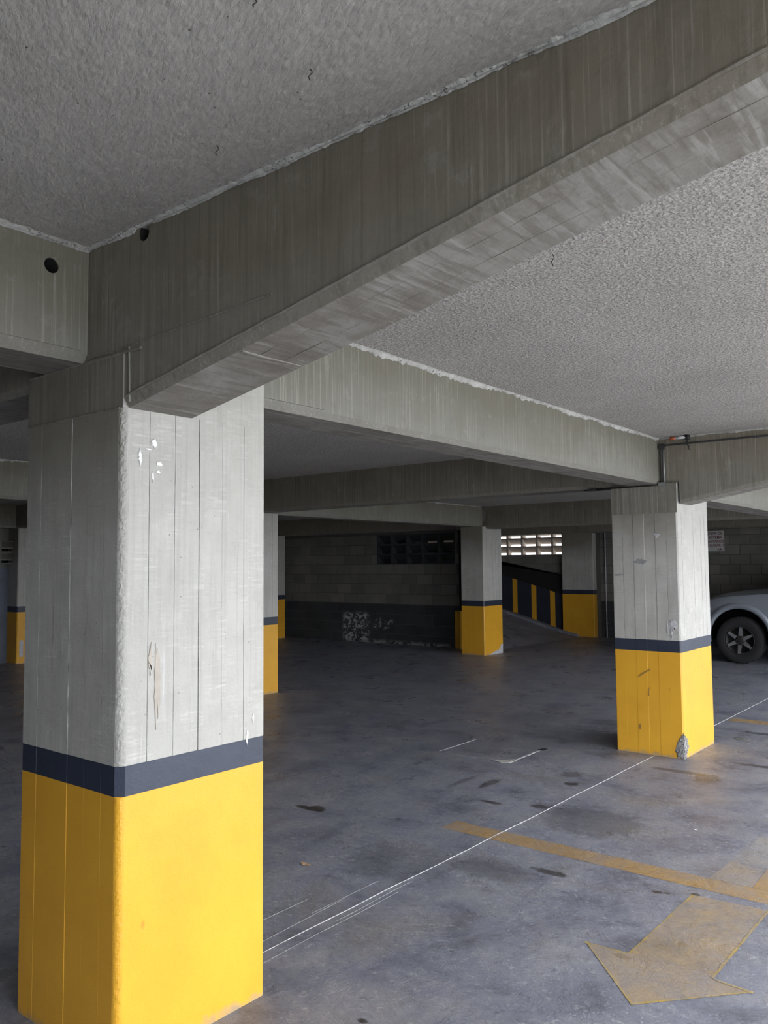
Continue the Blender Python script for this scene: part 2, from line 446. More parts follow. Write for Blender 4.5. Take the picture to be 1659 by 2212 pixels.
# ------------------------------------------------------------------ floor, ground, ceilings
XE = 1.0            # open facade edge
FA, FB = -1.4, 14.0  # the side is open between these
fl = struct('floor', boxes((-14.6, XE, -9.0, 17.7, -.25, 0)), M_FLOOR, 'worn bluish grey concrete garage floor with dark oil stains')
struct('floor', boxes((XE, 60, -50, 60, -.25, -.012)), M_OUT, 'paving outside the open side of the garage')
struct('ceiling', boxes((-14.6, XE, -9.0, 1.75, 2.80, 3.0)), M_CEIL_S, 'rough grey plastered ceiling over the front bay')
struct('ceiling', boxes((-14.6, XE, 1.75, 7.2, 2.732, 3.0)), M_CEIL, 'crumbly pale plastered ceiling behind the big tapered beam')
struct('ceiling', boxes((-14.6, XE, 7.2, 13.0, 2.705, 3.0)), M_CEIL, 'dim plastered ceiling over the third bay')
struct('ceiling', boxes((-14.6, XE, 13.0, 17.7, 2.69, 3.0)), M_CEIL, 'dim plastered ceiling over the ramp bay')
# floor joint strip (pale, slightly proud, wobbling)
def wob_strip(pts_fn, n, wdt, z0=0.0, z1=.002):
    bm = bmesh.new(); prev = None
    for i in range(n+1):
        p, d = pts_fn(i/n)
        nrm = Vector((-d.y, d.x, 0)).normalized()
        hw = wdt*(.5 + .35*noise.noise(p*9))
        row = [bm.verts.new(p + nrm*hw + Vector((0, 0, z0))), bm.verts.new(p + nrm*hw*.5 + Vector((0, 0, z1))), bm.verts.new(p - nrm*hw*.5 + Vector((0, 0, z1))), bm.verts.new(p - nrm*hw + Vector((0, 0, z0)))]
        if prev:
            for k in range(3): bm.faces.new((prev[k], prev[k+1], row[k+1], row[k]))
        prev = row
    return bm
def line_fn(a, b, amp=.006):
    a, b = Vector(a), Vector(b)
    def f(t):
        p = a.lerp(b, t); q = (b-a).normalized(); n = Vector((-q.y, q.x, 0))
        return p + n*amp*noise.noise(p*3.1), q
    return f
for a, b, wd in (((-2.69, 2.25, 0), (-2.70, 7.02, 0), .011), ((-2.70, 7.84, 0), (-2.72, 12.7, 0), .013)):
    o = obj('joint_strip', wob_strip(line_fn(a, b), 260, wd*.62), M_JOINT, fl)
for a, b in (((-2.755, 2.25, 0), (-2.79, 3.1, 0)), ((-2.62, 2.25, 0), (-2.63, 3.35, 0)), ((-2.80, 2.9, 0), (-2.80, 3.4, 0)), ((-2.65, 2.9, 0), (-2.66, 3.5, 0)), ((-2.93, 2.5, 0), (-2.93, 3.0, 0))):
    obj('floor_scratch', wob_strip(line_fn(a, b, .006), 60, .0028, 0, .0010), M_SCR, fl)

# ------------------------------------------------------------------ beams
def poly_beam(name, label, axis, prof, a, b, loc, group='concrete ceiling beams'):
    """prof: polygon in the plane across axis, extruded a..b"""
    bm = bmesh.new(); prism(bm, prof, axis, a, b)
    e = empty(name, loc, label, 'beam', group)
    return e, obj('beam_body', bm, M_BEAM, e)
def xbeam_cant(y0, w, zt, label, body_cut=None, x_left=-14.2, xc=-2.43, zb=2.335, off=0):
    """beam along X: level inside, tapering cantilever from the column at xc to the facade edge.
    Lower front arris is chamfered."""
    e = empty('concrete_beam', (xc, y0, zb), label, 'beam')
    stations = [(x_left, zb), (xc, zb), (xc, 2.195+off), (-1.637, 2.338+off), (-.917, 2.475+off), (-.362, 2.574+off), (XE, 2.70)]
    bm = bmesh.new(); rings = []
    ch = .024
    for i, (x, z) in enumerate(stations):
        ring = [(x, y0, zt), (x, y0, z+ch*1.25), (x, y0+ch*.8, z), (x, y0+w-ch*.6, z), (x, y0+w, z+ch), (x, y0+w, zt)]
        rings.append([bm.verts.new(p) for p in ring])
    for A, B in zip(rings, rings[1:]):
        for k in range(6):
            q = (A[k], A[(k+1) % 6], B[(k+1) % 6], B[k])
            try: bm.faces.new(q)
            except ValueError: pass
    bm.faces.new(rings[0][::-1]); bm.faces.new(rings[-1])
    bmesh.ops.remove_doubles(bm, verts=bm.verts[:], dist=1e-5)
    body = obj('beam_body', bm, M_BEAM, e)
    return e, body
def lip_profile(a0, a1, zb, zt, ch=.03, side=1):
    """cross-section with chamfered lower arrises (a = across)"""
    return [(a0, zt), (a0, zb+ch), (a0+ch*.7, zb), (a1-ch*.7, zb), (a1, zb+ch), (a1, zt)]
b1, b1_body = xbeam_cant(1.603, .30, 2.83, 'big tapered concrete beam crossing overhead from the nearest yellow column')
M_HOLE_SHADE = plain('hole_shade_black', (.012, .012, .011), .95)  # painted shade: near-black colour for the inside of the beam holes
def shade_hole(o, ax, cu, cz, r):
    o.data.materials.append(M_HOLE_SHADE); off = o.location + (o.parent.location if o.parent else Vector((0, 0, 0)))
    for p in o.data.polygons:
        c = p.center + off; u = c.x if ax == 1 else c.y
        if math.hypot(u-cu, c.z-cz) < r*1.03 and abs(p.normal[ax]) < .5: p.material_index = len(o.data.materials)-1
        elif math.hypot(u-cu, c.z-cz) < r*.6: p.material_index = len(o.data.materials)-1
bm = bmesh.new()
for (x, z, ry) in ((-2.325, 2.778, .027),):
    prism(bm, [(x + ry*math.cos(t*math.pi/10), z + ry*1.05*math.sin(t*math.pi/10)) for t in range(20)], 1, 1.55, 1.86)
cut(b1_body, bm); shade_hole(b1_body, 1, -2.325, 2.778, .029)
# raised mortar line under the chamfer, plus a cross seam on the soffit
def seam_line(name, a, b, r, parent, mat=M_BEAM, n=60):
    a, b = Vector(a), Vector(b); bm = bmesh.new()
    tube(bm, [a.lerp(b, i/n) + Vector((noise.noise(a.lerp(b, i/n)*7), 0, noise.noise(a.lerp(b, i/n)*9)))*.003 for i in range(n+1)], r, 5)
    return obj(name, bm, mat, parent)
seam_line('board_seam', (-2.42, 1.601, 2.232), (-1.637, 1.601, 2.373), .0055, b1)
seam_line('board_seam', (-1.637, 1.601, 2.373), (-.362, 1.601, 2.608), .0055, b1)
seam_line('board_seam', (-1.86, 1.63, 2.297), (-1.86, 1.88, 2.297), .004, b1)
for yy in (1.70, 1.80):
    seam_line('board_seam', (-1.85, yy, 2.2985), (-.917, yy, 2.4755), .0014, b1, M_COL)
    seam_line('board_seam', (-.917, yy, 2.4755), (-.362, yy, 2.5745), .0014, b1, M_COL)
seam_line('board_seam', (-2.66, 1.6015, 2.395), (-1.7, 1.6015, 2.43), .003, b1)
b2, _ = xbeam_cant(7.053, .30, 2.76, 'concrete beam over the second column with the grey conduit on it', off=-.04)
b3, _ = xbeam_cant(12.86, .30, 2.74, 'far concrete beam behind the second column, over the parked car', x_left=-8.0, zb=2.295, xc=-2.43, off=.02)
b3b, _ = poly_beam('concrete_beam', 'dark concrete beam along the top of the far block wall', 0, lip_profile(13.25, 13.75, 2.33, 2.74), -14.2, -8.9, (-11, 13.25, 2.33), None)
b4, _ = poly_beam('concrete_beam', 'farthest concrete beam above the bright vent openings', 0, lip_profile(17.1, 17.4, 2.33, 2.74), -14.2, XE, (-8, 17.1, 2.33), None)
b0, b0_body = poly_beam('concrete_beam', 'concrete beam with a round hole at the left edge of the frame', 1, lip_profile(-2.96, -2.66, 2.385, 2.83), -9.0, 1.60, (-2.8, 1.6, 2.385), None)
bm = bmesh.new()
prism(bm, [(1.455 + .027*math.cos(t*math.pi/10), 2.702 + .027*math.sin(t*math.pi/10)) for t in range(20)], 0, -2.94, -2.6)
cut(b0_body, bm); shade_hole(b0_body, 0, 1.455, 2.702, .0275)
def hole_prism():
    bm = bmesh.new()
    prism(bm, [(1.455 + .027*math.cos(t*math.pi/10), 2.702 + .027*math.sin(t*math.pi/10)) for t in range(20)], 0, -2.85, -2.6)
    return bm
rpan = obj('raised_panel', boxes((-2.662, -2.655, 1.215, 1.575, 2.425, 2.735)), M_BEAM, b0)
cb = hole_prism(); bmesh.ops.translate(cb, verts=cb.verts[:], vec=(0, 0, 0)); cut(rpan, cb)
seam_line('board_seam', (-2.659, 1.20, 2.41), (-2.659, 1.20, 2.79), .004, b0)
b5, _ = poly_beam('concrete_beam', 'long concrete beam between the nearest yellow column and the second one', 1, lip_profile(-2.90, -2.60, 2.335, 2.76), 1.90, 7.053, (-2.75, 4.5, 2.335), None)
obj('raised_panel', boxes((-2.602, -2.593, 2.0, 2.78, 2.375, 2.73)), M_BEAM, b5)
b6, _ = poly_beam('concrete_beam', 'concrete beam running back from the second column above the parked car', 1, lip_profile(-2.82, -2.46, 2.235, 2.74), 7.353, 12.86, (-2.65, 10, 2.235), None)
b7, _ = poly_beam('concrete_beam', 'dim concrete beam running back to the farthest free column', 1, lip_profile(-8.35, -8.05, 2.335, 2.74), 7.353, 12.86, (-8.2, 10, 2.335), None)
b8, _ = poly_beam('concrete_beam', 'dim concrete beam seen left of the nearest column, behind it', 1, lip_profile(-8.35, -8.05, 2.34, 2.76), -9.0, 7.053, (-8.2, 3, 2.34), None)
b9, _ = poly_beam('concrete_beam', 'concrete edge beam along the left wall', 1, lip_profile(-14.2, -13.9, 2.34, 2.76), -9.0, 13.2, (-14, 3, 2.34), None)

# ------------------------------------------------------------------ plaster overspill where ceiling meets beams
def overspill(ceil_i, a, b, wall_n, down, out, seed, thick=.006, bare=0.0):
    """ragged plaster along the top of a beam from a to b; wall_n points away from the beam face"""
    a, b = Vector(a), Vector(b); L = (b-a).length; n = int(L/.012); wn2 = Vector(wall_n)
    bm = bmesh.new(); prev = None
    for i in range(n+1):
        p = a.lerp(b, i/n)
        q = p*1.0 + Vector((seed, 0, 0))
        f1 = noise.noise(q*6)*.5 + noise.noise(q*40)*.35 + .5
        f2 = noise.noise((q+Vector((5, 5, 5)))*7)*.5 + noise.noise((q+Vector((5, 5, 5)))*45)*.35 + .5
        dn = max(.003, down*f1*1.4) if not (seed == 1 and abs(p.x+2.325) < .045) else .0005; ou = max(.006, out*(.15+.8*f2))
        row = [bm.verts.new(p + wn2*0 - Vector((0, 0, dn))), bm.verts.new(p + wn2*thick - Vector((0, 0, dn*.75))),
               bm.verts.new(p + wn2*(thick+.006) - Vector((0, 0, .007))), bm.verts.new(p + wn2*ou*.55 - Vector((0, 0, .0035+.002*f1))), bm.verts.new(p + wn2*ou + Vector((0, 0, .001)))]
        if prev:
            for k in range(4): bm.faces.new((prev[k], prev[k+1], row[k+1], row[k]))
        prev = row
    return obj('plaster_overspill', bm, M_PLASTER, ceil_i)
cs = [o for o in bpy.data.objects if o.name.startswith('ceiling')]
cs.sort(key=lambda o: o.name)
overspill(cs[0], (-2.655, 1.601, 2.80), (.9, 1.601, 2.80), (0, -1, 0), .010, .045, 1)
overspill(cs[0], (-2.659, 1.60, 2.80), (-2.659, -2.0, 2.80), (1, 0, 0), .014, .05, 2)
overspill(cs[1], (-2.599, 1.91, 2.732), (-2.599, 7.04, 2.732), (1, 0, 0), .026, .030, 3)
overspill(cs[1], (-2.60, 7.052, 2.732), (.9, 7.052, 2.732), (0, -1, 0), .014, .03, 4)
overspill(cs[2], (-8.049, 7.4, 2.705), (-8.049, 12.8, 2.705), (1, 0, 0), .02, .03, 5)
overspill(cs[1], (-8.049, 1.95, 2.732), (-8.049, 7.0, 2.732), (1, 0, 0), .022, .03, 6)

# ------------------------------------------------------------------ columns
def outline(x0, x1, y0, y1, ch, rnd, base=False, marks=None):
    """plan outline with ~10 cm board marks: each board a few mm in or out, fine groove between"""
    pts = []
    corners = [((x0, y0), (x1, y0)), ((x1, y0), (x1, y1)), ((x1, y1), (x0, y1)), ((x0, y1), (x0, y0))]
    for ci, ((ax, ay), (bx, by)) in enumerate(corners):
        flat_face = base and ci == 1
        hw = .0011 if not base else .0008
        L = math.hypot(bx-ax, by-ay); ux, uy = (bx-ax)/L, (by-ay)/L; nx, ny = uy, -ux
        n = max(2, round(L/.1)); cs_ = min(ch, .006); c0, c1_ = (ch if ci == 1 else cs_), (ch if ci == 0 else cs_); s = c0
        for k in range(n):
            e = L-c1_ if k == n-1 else L*(k+1)/n
            d = rnd.uniform(-.002, .002)*(0 if flat_face else .5 if base else 1)
            pts.append((ax+ux*s+nx*d, ay+uy*s+ny*d)); pts.append((ax+ux*(e-hw)+nx*d, ay+uy*(e-hw)+ny*d))
            if k < n-1 and not flat_face and rnd.random() < .8:
                g = rnd.choice((-.004, -.003, -.003, -.002)) * (.5 if base else 1)
                if marks is not None: marks += [len(pts)-1, len(pts)]
                pts.append((ax+ux*e+nx*(d+g), ay+uy*e+ny*(d+g)))
            s = e+hw
    return pts
def column(x0, x1, y0, y1, ztop, label, ch=.018, zbase=0.0, extra=None, zb=.885, zn=.985):
    rnd = random.Random(int(abs(x0*100)+y0*10))
    e = empty('concrete_column', (x1, y0, 0), label, 'column')
    marks = []; pts = outline(x0, x1, y0, y1, ch, rnd, False, marks)
    rnd = random.Random(int(abs(x0*100)+y0*10)); pts_b = outline(x0, x1, y0, y1, ch, rnd, True)
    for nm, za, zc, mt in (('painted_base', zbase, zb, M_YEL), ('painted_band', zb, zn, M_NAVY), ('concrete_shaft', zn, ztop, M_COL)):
        bm = bmesh.new(); prism(bm, pts if nm == 'concrete_shaft' else pts_b, 2, za, zc)
        if nm == 'concrete_shaft':
            bm.faces.ensure_lookup_table()
            for i in marks: bm.faces[2+i].material_index = 1
        o = obj(nm, bm, mt, e)
        if nm == 'concrete_shaft': o.data.materials.append(M_DIRT)
    return e
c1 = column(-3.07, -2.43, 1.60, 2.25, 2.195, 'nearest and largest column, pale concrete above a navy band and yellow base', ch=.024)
# upper part of the near column between the beams, and rough corner bead
obj('column_head', boxes((-2.599, -2.432, 1.904, 2.239, 2.388, 2.732)), M_COL, c1)
def neck(parent, x0, x1, y0, y1, z0, z1):
    bm = boxes((x0, x1, y0, y1, z0, z1))
    bmesh.ops.recalc_face_normals(bm, faces=bm.faces[:])
    for f in bm.faces: f.material_index = 1 if f.normal.x > .5 else 0
    o = obj('column_neck', bm, M_BEAM, parent); o.data.materials.append(M_COL); o['label'] = 'browner cast concrete at the top of the column'
    return o
neck(c1, -3.07, -2.431, 1.5985, 2.246, 2.195, 2.388)
seam_line('board_seam', (-3.06, 1.598, 2.195), (-2.45, 1.598, 2.195), .004, c1)
seam_line('board_seam', (-3.06, 1.598, 2.385), (-2.33, 1.600, 2.385), .0055, c1)
seam_line('board_seam', (-2.40, 1.6005, 2.40), (-2.395, 1.6005, 2.21), .0045, c1)
def rough_corner(x, y, z0, z1, parent, mat, r=.0255, amp=.75):
    bm = bmesh.new(); n = int((z1-z0)/.005); prev = None
    for i in range(n+1):
        z = z0+(z1-z0)*i/n; row = []
        for k in range(8):
            t = -math.pi/2*(1-k/7); e = math.sin(math.pi*k/7)*amp
            p = Vector((x+math.cos(t)*r, y+math.sin(t)*r, z))
            f = e*(noise.noise(p*55)*.0035 + noise.noise(p*170)*.0025 - .0025 + .003*noise.noise(Vector((0, 0, z*6))))
            row.append(bm.verts.new((p.x+f*math.cos(t), p.y+f*math.sin(t), z)))
        if prev:
            for k in range(7): bm.faces.new((prev[k], prev[k+1], row[k+1], row[k]))
        prev = row
    return obj('rough_corner', bm, mat, parent)
rough_corner(-2.4545, 1.6245, .986, 2.195, c1, M_COL)
rough_corner(-2.4545, 1.6245, .002, .884, c1, M_YEL, .0250, .35)
# light plaster dabs
def dab(parent, pts, mat, axis, at, th):
    bm = bmesh.new(); prism(bm, pts, axis, at, at+th); return obj('plaster_dab', bm, mat, parent)
def blob(cy, cz, ry, rz, n=30, seed=0):
    return [(cy+ry*math.cos(2*math.pi*k/n)*(.85+.9*noise.noise(Vector((k*.7, seed, .3)))), cz+rz*math.sin(2*math.pi*k/n)*(.85+.9*noise.noise(Vector((.3, seed, k*.7))))) for k in range(n)]
M_WHITE = plain('white_plaster_splash', (.80, .80, .82), .7)
M_BROWN = plain('brown_water_stain', (.40, .365, .32), .8, 0, .12, 14)
for (cy, cz, ry, rz) in ((1.725, 2.083, .012, .016), (1.747, 2.012, .016, .007), (1.742, 1.983, .010, .006), (1.70, 2.06, .012, .003), (1.668, 2.03, .006, .03), (1.72, 1.965, .004, .018), (2.16, .99, .006, .03), (2.19, 1.06, .004, .02)):
    dab(c1, blob(cy, cz, ry, rz, seed=cy*9), M_WHITE, 0, -2.432, .0045)
dab(c1, blob(1.747, 1.24, .014, .14, 20, seed=3), M_BROWN, 0, -2.432, .0035)
dab(c1, blob(1.718, 1.33, .009, .05, seed=5), M_BROWN, 0, -2.432, .0035)
c2 = column(-3.04, -2.45, 7.03, 7.83, 2.08, 'second column from the camera, with a broken corner at its yellow foot', ch=.010)
obj('column_head', boxes((-2.599, -2.452, 7.36, 7.82, 2.335, 2.705)), M_COL, c2)
neck(c2, -3.04, -2.45, 7.03, 7.83, 2.08, 2.335)
# broken corner
bm = bmesh.new(); rows = []
NU, NV = 16, 22
def spall_hw(v):
    return (max(.003, .070*math.sin(math.pi*min(1, max(0, v+.18)/1.18)**.8)*(1+.3*noise.noise(Vector((v*9, 1, 0))))),
            max(.003, .10*math.sin(math.pi*min(1, (v+.25)/1.25)**1.3)**1.2*(1+.5*noise.noise(Vector((v*11, 5, 0))))*(1 if v < .75 else (1-v)*4)))
for j in range(NV+1):
    v = j/NV; l, r = spall_hw(v); row = []
    for i in range(NU+1):
        u = -l + (l+r)*i/NU
        z = .002 + v*.215 + .006*noise.noise(Vector((u*60, v*20, 1)))
        if u < 0: p = Vector((-2.45+u, 7.03, z)); nn = Vector((0, -1, 0))
        else: p = Vector((-2.45, 7.03+u, z)); nn = Vector((1, 0, 0))
        if abs(u) < .012: nn = Vector((.7, -.7, 0))
        edge = min(i, NU-i, j, NV-j)
        d = (.001 if edge == 0 else .005 + .006*abs(noise.noise(p*80)) + .004*noise.noise(p*200))
        row.append(bm.verts.new(p + nn*(d+.002)))
    rows.append(row)
for A, B in zip(rows, rows[1:]):
    for k in range(NU): bm.faces.new((A[k], A[k+1], B[k+1], B[k]))
tag(obj('broken_corner', bm, M_SPALL, c2), 'bare grey broken concrete at the foot of the corner')
for (cx_, cz, rx, rz, mt) in ((-2.625, 1.885, .028, .022, M_BLOCK and M_LIGHTDUST), (-2.51, 1.12, .03, .05, M_LIGHTDUST), (-2.525, 1.06, .006, .06, M_LIGHTDUST), (-2.56, 1.09, .005, .05, M_LIGHTDUST)):
    dab(c2, blob(cx_, cz, rx, rz, seed=cz*5), mt, 1, 7.0235, .005)
M_SCUFF = plain('brown_scuff', (.33, .19, .04), .7, 0, .3, 30)
M_GREYS = plain('grey_smudge', (.27, .275, .28), .8, 0, .15, 30)
for pts_, mt in (([(-2.835, .655), (-2.80, .69), (-2.755, .715), (-2.715, .735), (-2.72, .722), (-2.76, .70), (-2.80, .67)], M_SCUFF), ([(-2.745, .545), (-2.730, .575), (-2.722, .58), (-2.735, .545), (-2.735, .50), (-2.745, .50)], M_SCUFF),
                ([(-2.835, .245), (-2.820, .26), (-2.812, .235), (-2.825, .205), (-2.838, .215)], M_SCUFF), ([(-3.02, 1.55), (-2.93, 1.555), (-2.94, 1.54), (-3.02, 1.535)], M_GREYS)):
    bm = bmesh.new(); prism(bm, pts_, 1, 7.0262, 7.0292); obj('scuff_mark', bm, mt, c2)
dab(c2, blob(-2.78, 1.66, .06, .025, seed=2.2), M_GREYS, 1, 7.0262, .004)
c3 = column(-8.47, -7.98, 12.76, 13.4, 2.335, 'farthest free-standing column, in front of the ramp and vent openings', ch=.012)
dab(c3, [(12.9, 0.0), (13.38, .0), (13.39, .17), (13.31, .15), (13.27, .08), (13.1, .05)], M_LIGHTDUST, 0, -7.981, .006)
c4 = column(-8.5, -7.90, 7.03, 7.56, 2.335, 'column half hidden just right of the nearest column', ch=.012)
c5 = column(-14.2, -13.64, 12.95, 13.27, 2.335, 'column in the far corner, left end of the dark block wall', ch=.012)
c6 = column(-8.68, -7.91, 17.24, 17.4, 2.335, 'wide shallow pilaster on the back wall beside the ramp', ch=.012, zb=.955, zn=1.055)
c7 = column(-14.2, -13.85, 7.08, 7.7, 2.34, 'column against the left wall at the left edge of the frame', ch=.012)
obj('scuffed_patch', boxes((-13.852, -13.846, 7.13, 7.20, .12, .40)), M_LIGHTDUST, c7)

# ------------------------------------------------------------------ block walls
_mesh_cache = {}
def block_mesh(w_, h_, d_, mat, variant):
    key = (round(w_, 3), round(h_, 3), mat.name, variant)
    if key in _mesh_cache: return _mesh_cache[key]
    rnd = random.Random(variant*31+int(w_*100)); bm = bmesh.new()
    g = .006; j = lambda: rnd.uniform(-.0015, .0015)
    x0, x1, z0, z1 = g, w_-g, g*.8, h_-g*.8
    c = .004
    ring0 = [(x0, d_, z0), (x1, d_, z0), (x1, d_, z1), (x0, d_, z1)]
    ring1 = [(x0+j(), c, z0+j()), (x1+j(), c, z0+j()), (x1+j(), c, z1+j()), (x0+j(), c, z1+j())]
    ring2 = [(x+(c if i in (0, 3) else -c), 0, z+(c if i < 2 else -c)) for i, (x, y, z) in enumerate(ring1)]
    R = [[bm.verts.new(p) for p in r] for r in (ring0, ring1, ring2)]
    for A, B in zip(R, R[1:]):
        for k in range(4): bm.faces.new((A[k], A[(k+1) % 4], B[(k+1) % 4], B[k]))
    bm.faces.new(R[2])
    bmesh.ops.recalc_face_normals(bm, faces=bm.faces[:])
    me = bpy.data.meshes.new('block'); bm.to_mesh(me); bm.free(); me.materials.append(mat)
    _mesh_cache[key] = me
    return me
def vent_mesh(w_, h_, d_, mat):
    key = ('vent', w_, h_, mat.name)
    if key in _mesh_cache: return _mesh_cache[key]
    bm = bmesh.new(); t = .026; tz = .018
    box(bm, 0, t, 0, d_, 0, h_); box(bm, w_-t, w_, 0, d_, 0, h_)
    box(bm, t, w_-t, 0, d_, 0, tz); box(bm, t, w_-t, 0, d_, h_-tz, h_)
    # slanted slab hanging down towards the outside
    prism(bm, [(0.03, h_-tz), (.055, h_-tz), (d_, h_*.42), (d_, h_*.30)], 0, t, w_-t)
    bmesh.ops.recalc_face_normals(bm, faces=bm.faces[:])
    me = bpy.data.meshes.new('vent_block'); bm.to_mesh(me); bm.free(); me.materials.append(mat)
    _mesh_cache[key] = me
    return me
def place(name, me, parent, p):
    o = bpy.data.objects.new(name, me); C.objects.link(o); o.parent = parent
    o.location = Vector(p) - parent.location
    return o
def block_wall(wall, x0, x1, y, rows, ch_, z0, dado_rows, vents=None, skip=None, vmat=None, seed=3):
    """running bond on plane y facing -Y. vents: (xa, xb, row_a, row_b)"""
    rnd = random.Random(seed)
    for r in range(rows):
        x = x0 - (.2 if r % 2 else 0)
        while x < x1-.01:
            a, b = max(x, x0), min(x+.4, x1)
            x += .4
            segs = [(a, b)]
            if vents and vents[2] <= r < vents[3]:
                out = []
                for s_, e_ in segs:
                    if e_ <= vents[0] or s_ >= vents[1]: out.append((s_, e_)); continue
                    if s_ < vents[0]: out.append((s_, vents[0]))
                    if e_ > vents[1]: out.append((vents[1], e_))
                segs = out
            for s_, e_ in segs:
                if e_-s_ < .05: continue
                z = z0 + r*ch_
                if skip and skip(s_, e_, z): continue
                mt = M_DADO if r < dado_rows else M_BLOCK
                place('block', block_mesh(round(e_-s_, 3), ch_, .03, mt, rnd.randrange(3)), wall, (s_, y+rnd.uniform(-.0015, .0015), z))
    if vents:
        n = round((vents[1]-vents[0])/.4)
        for r in range(vents[2], vents[3]):
            for k in range(n):
                place('vent_block', vent_mesh(.4, ch_, .17, vmat or M_BLOCK), wall, (vents[0]+k*.4, y+.004, z0+r*ch_))
# far block wall in front of the ramp
CH = .2075
wm = struct('wall_back', boxes((-14.2, -11.15, 13.57, 13.76, 0, 2.33), (-11.15, -9.15, 13.57, 13.76, 0, 8*CH), (-11.15, -9.15, 13.57, 13.76, 11*CH, 2.33), (-9.15, -9.05, 13.57, 13.76, 0, 2.33)), M_MORTAR,
            'dark grey block wall with a black dado at the back')
block_wall(wm, -14.1, -9.05, 13.56, 11, CH, 0, 4, (-11.15, -9.15, 8, 11), vmat=M_DADO, seed=5)  # vents borrow the dark dado colour so the louvres look unlit
obj('painted_wall_end', boxes((-9.085, -8.965, 13.45, 13.78, 0, .74)), M_YEL, wm)['label'] = 'yellow painted foot of the wall end'
obj('wall_end', boxes((-9.05, -8.97, 13.56, 13.78, .74, 2.33)), M_BLACK, wm)  # wall end coloured black above the yellow foot
# rear wall right of the pilaster
wr = struct('wall_rear', boxes((-7.82, XE, 17.41, 17.6, 0, 2.70)), M_MORTAR, 'grey block wall behind the parked car')
block_wall(wr, -7.82, -.2, 17.40, 12, .2, 0, 4, seed=8)
# rear wall beside the ramp with vents
wp = struct('wall_ramp', boxes((-14.2, -12.6, 17.41, 17.6, 0, 2.70), (-12.6, -8.6, 17.41, 17.6, 0, 1.85), (-12.6, -8.6, 17.41, 17.6, 2.45, 2.70), (-8.6, -7.82, 17.41, 17.6, 0, 2.7)), M_MORTAR,
            'wall beside the ramp with bright vent openings at the top')
block_wall(wp, -12.6, -8.6, 17.40, 5, .2, 1.45-.6+.0, 0, (-12.6, -8.6, 5, 8), vmat=M_LOUVRE, seed=9)
# dark painted wall base with yellow stripes following the ramp
def ramp_z(x):
    if x > -8.3: return 0.0
    if x > -8.9: return (-8.3-x)*.2
    return .12 + (-8.9-x)*.285
bm = bmesh.new()
xs = [-14.0, -12.0, -10.2, -8.9, -8.3]
low = [(x, ramp_z(x)-.02) for x in xs]; hi = [(x, max(ramp_z(x), 0)+.86) for x in xs]
prism(bm, low+hi[::-1], 1, 17.36, 17.41); obj('painted_dado', bm, M_DARK, wp)
bm = bmesh.new()
top2 = [(x, 1.37 + (-8.7-x)*.155) for x in xs]
prism(bm, [(x, z+.0) for x, z in hi]+top2[::-1], 1, 17.365, 17.41); obj('painted_dado', bm, M_BLACK, wp)['label'] = 'black upper band of the dado'
for x in (-8.99, -9.475, -9.98, -10.46, -10.95, -11.45):
    bm = bmesh.new(); w2 = .062
    prism(bm, [(x-w2, ramp_z(x-w2)+.01), (x+w2, ramp_z(x+w2)+.01), (x+w2, ramp_z(x+w2)+.86), (x-w2, ramp_z(x-w2)+.86)], 1, 17.352, 17.362)
    obj('painted_stripe', bm, M_YEL, wp)['label'] = 'upright yellow stripe painted on the dark ramp wall'
# ramp
rp = bmesh.new()
xs2 = [-14.2, -12, -10.2, -8.9, -8.3]
prism(rp, [(x, ramp_z(x)) for x in xs2] + [(-8.3, -.1), (-14.2, -.1)], 1, 13.76, 17.40)
ro = struct('floor_ramp', rp, M_FLOOR, 'concrete ramp rising to the left behind the block wall')
rk = bmesh.new()
prism(rk, [(x, ramp_z(x)+.06) for x in xs2] + [(x, ramp_z(x)-.02) for x in xs2[::-1]], 1, 17.18, 17.36)
obj('kerb', rk, M_FLOOR, ro)
# left wall
wl = struct('wall_left', boxes((-14.4, -14.2, -9, 6.45, 0, 2.76), (-14.4, -14.2, 6.45, 7.25, 0, 1.72), (-14.4, -14.2, 6.45, 7.25, 2.12, 2.76), (-14.4, -14.2, 7.25, 17.6, 0, 2.76)), M_BLOCK, 'left garage wall, mostly hidden')
obj('vent_sky_blocker', boxes((-14.6, -14.4, 6.2, 7.5, 1.6, 2.3)), M_BLACK, wl)  # added black box, keeps sky light out of the vent openings
obj('painted_panel', boxes((-14.2, -14.19, 4.0, 7.08, 0, 1.66)), M_BLUE, wl)['label'] = 'blue-grey painted lower wall'
for r in range(2):
    for k in range(2):
        o = place('vent_block', vent_mesh(.4, .2, .17, M_BLOCK), wl, (-14.204, 6.45+.4*k+.4, 1.72+.2*r)); o.rotation_euler = (0, 0, -math.pi/2); o.location.x -= 0; o.location.y -= .0
struct('wall_front', boxes((-14.4, XE, -9.2, -9.0, 0, 3.0)), M_BLOCK, 'garage wall behind the camera')
struct('wall_outer', boxes((-14.4, -12.6, 17.6, 17.8, 0, 2.7)), M_BLOCK, 'outer skin of the rear wall')
struct('wall_facade', boxes((XE, XE+.15, -9.2, FA, 0, 2.7), (XE, XE+.15, FB, 17.8, 0, 2.7)), M_BLOCK, 'closed lengths of wall on the open side of the garage')
struct('ceiling_edge', boxes((XE, XE+.15, -9.2, 17.8, 2.62, 3.1)), M_BEAM, 'concrete roof edge above the open side')
struct('roof', boxes((-14.4, XE, -9.2, 17.8, 3.0, 3.1)), M_BEAM, 'concrete deck on top of the ceilings')

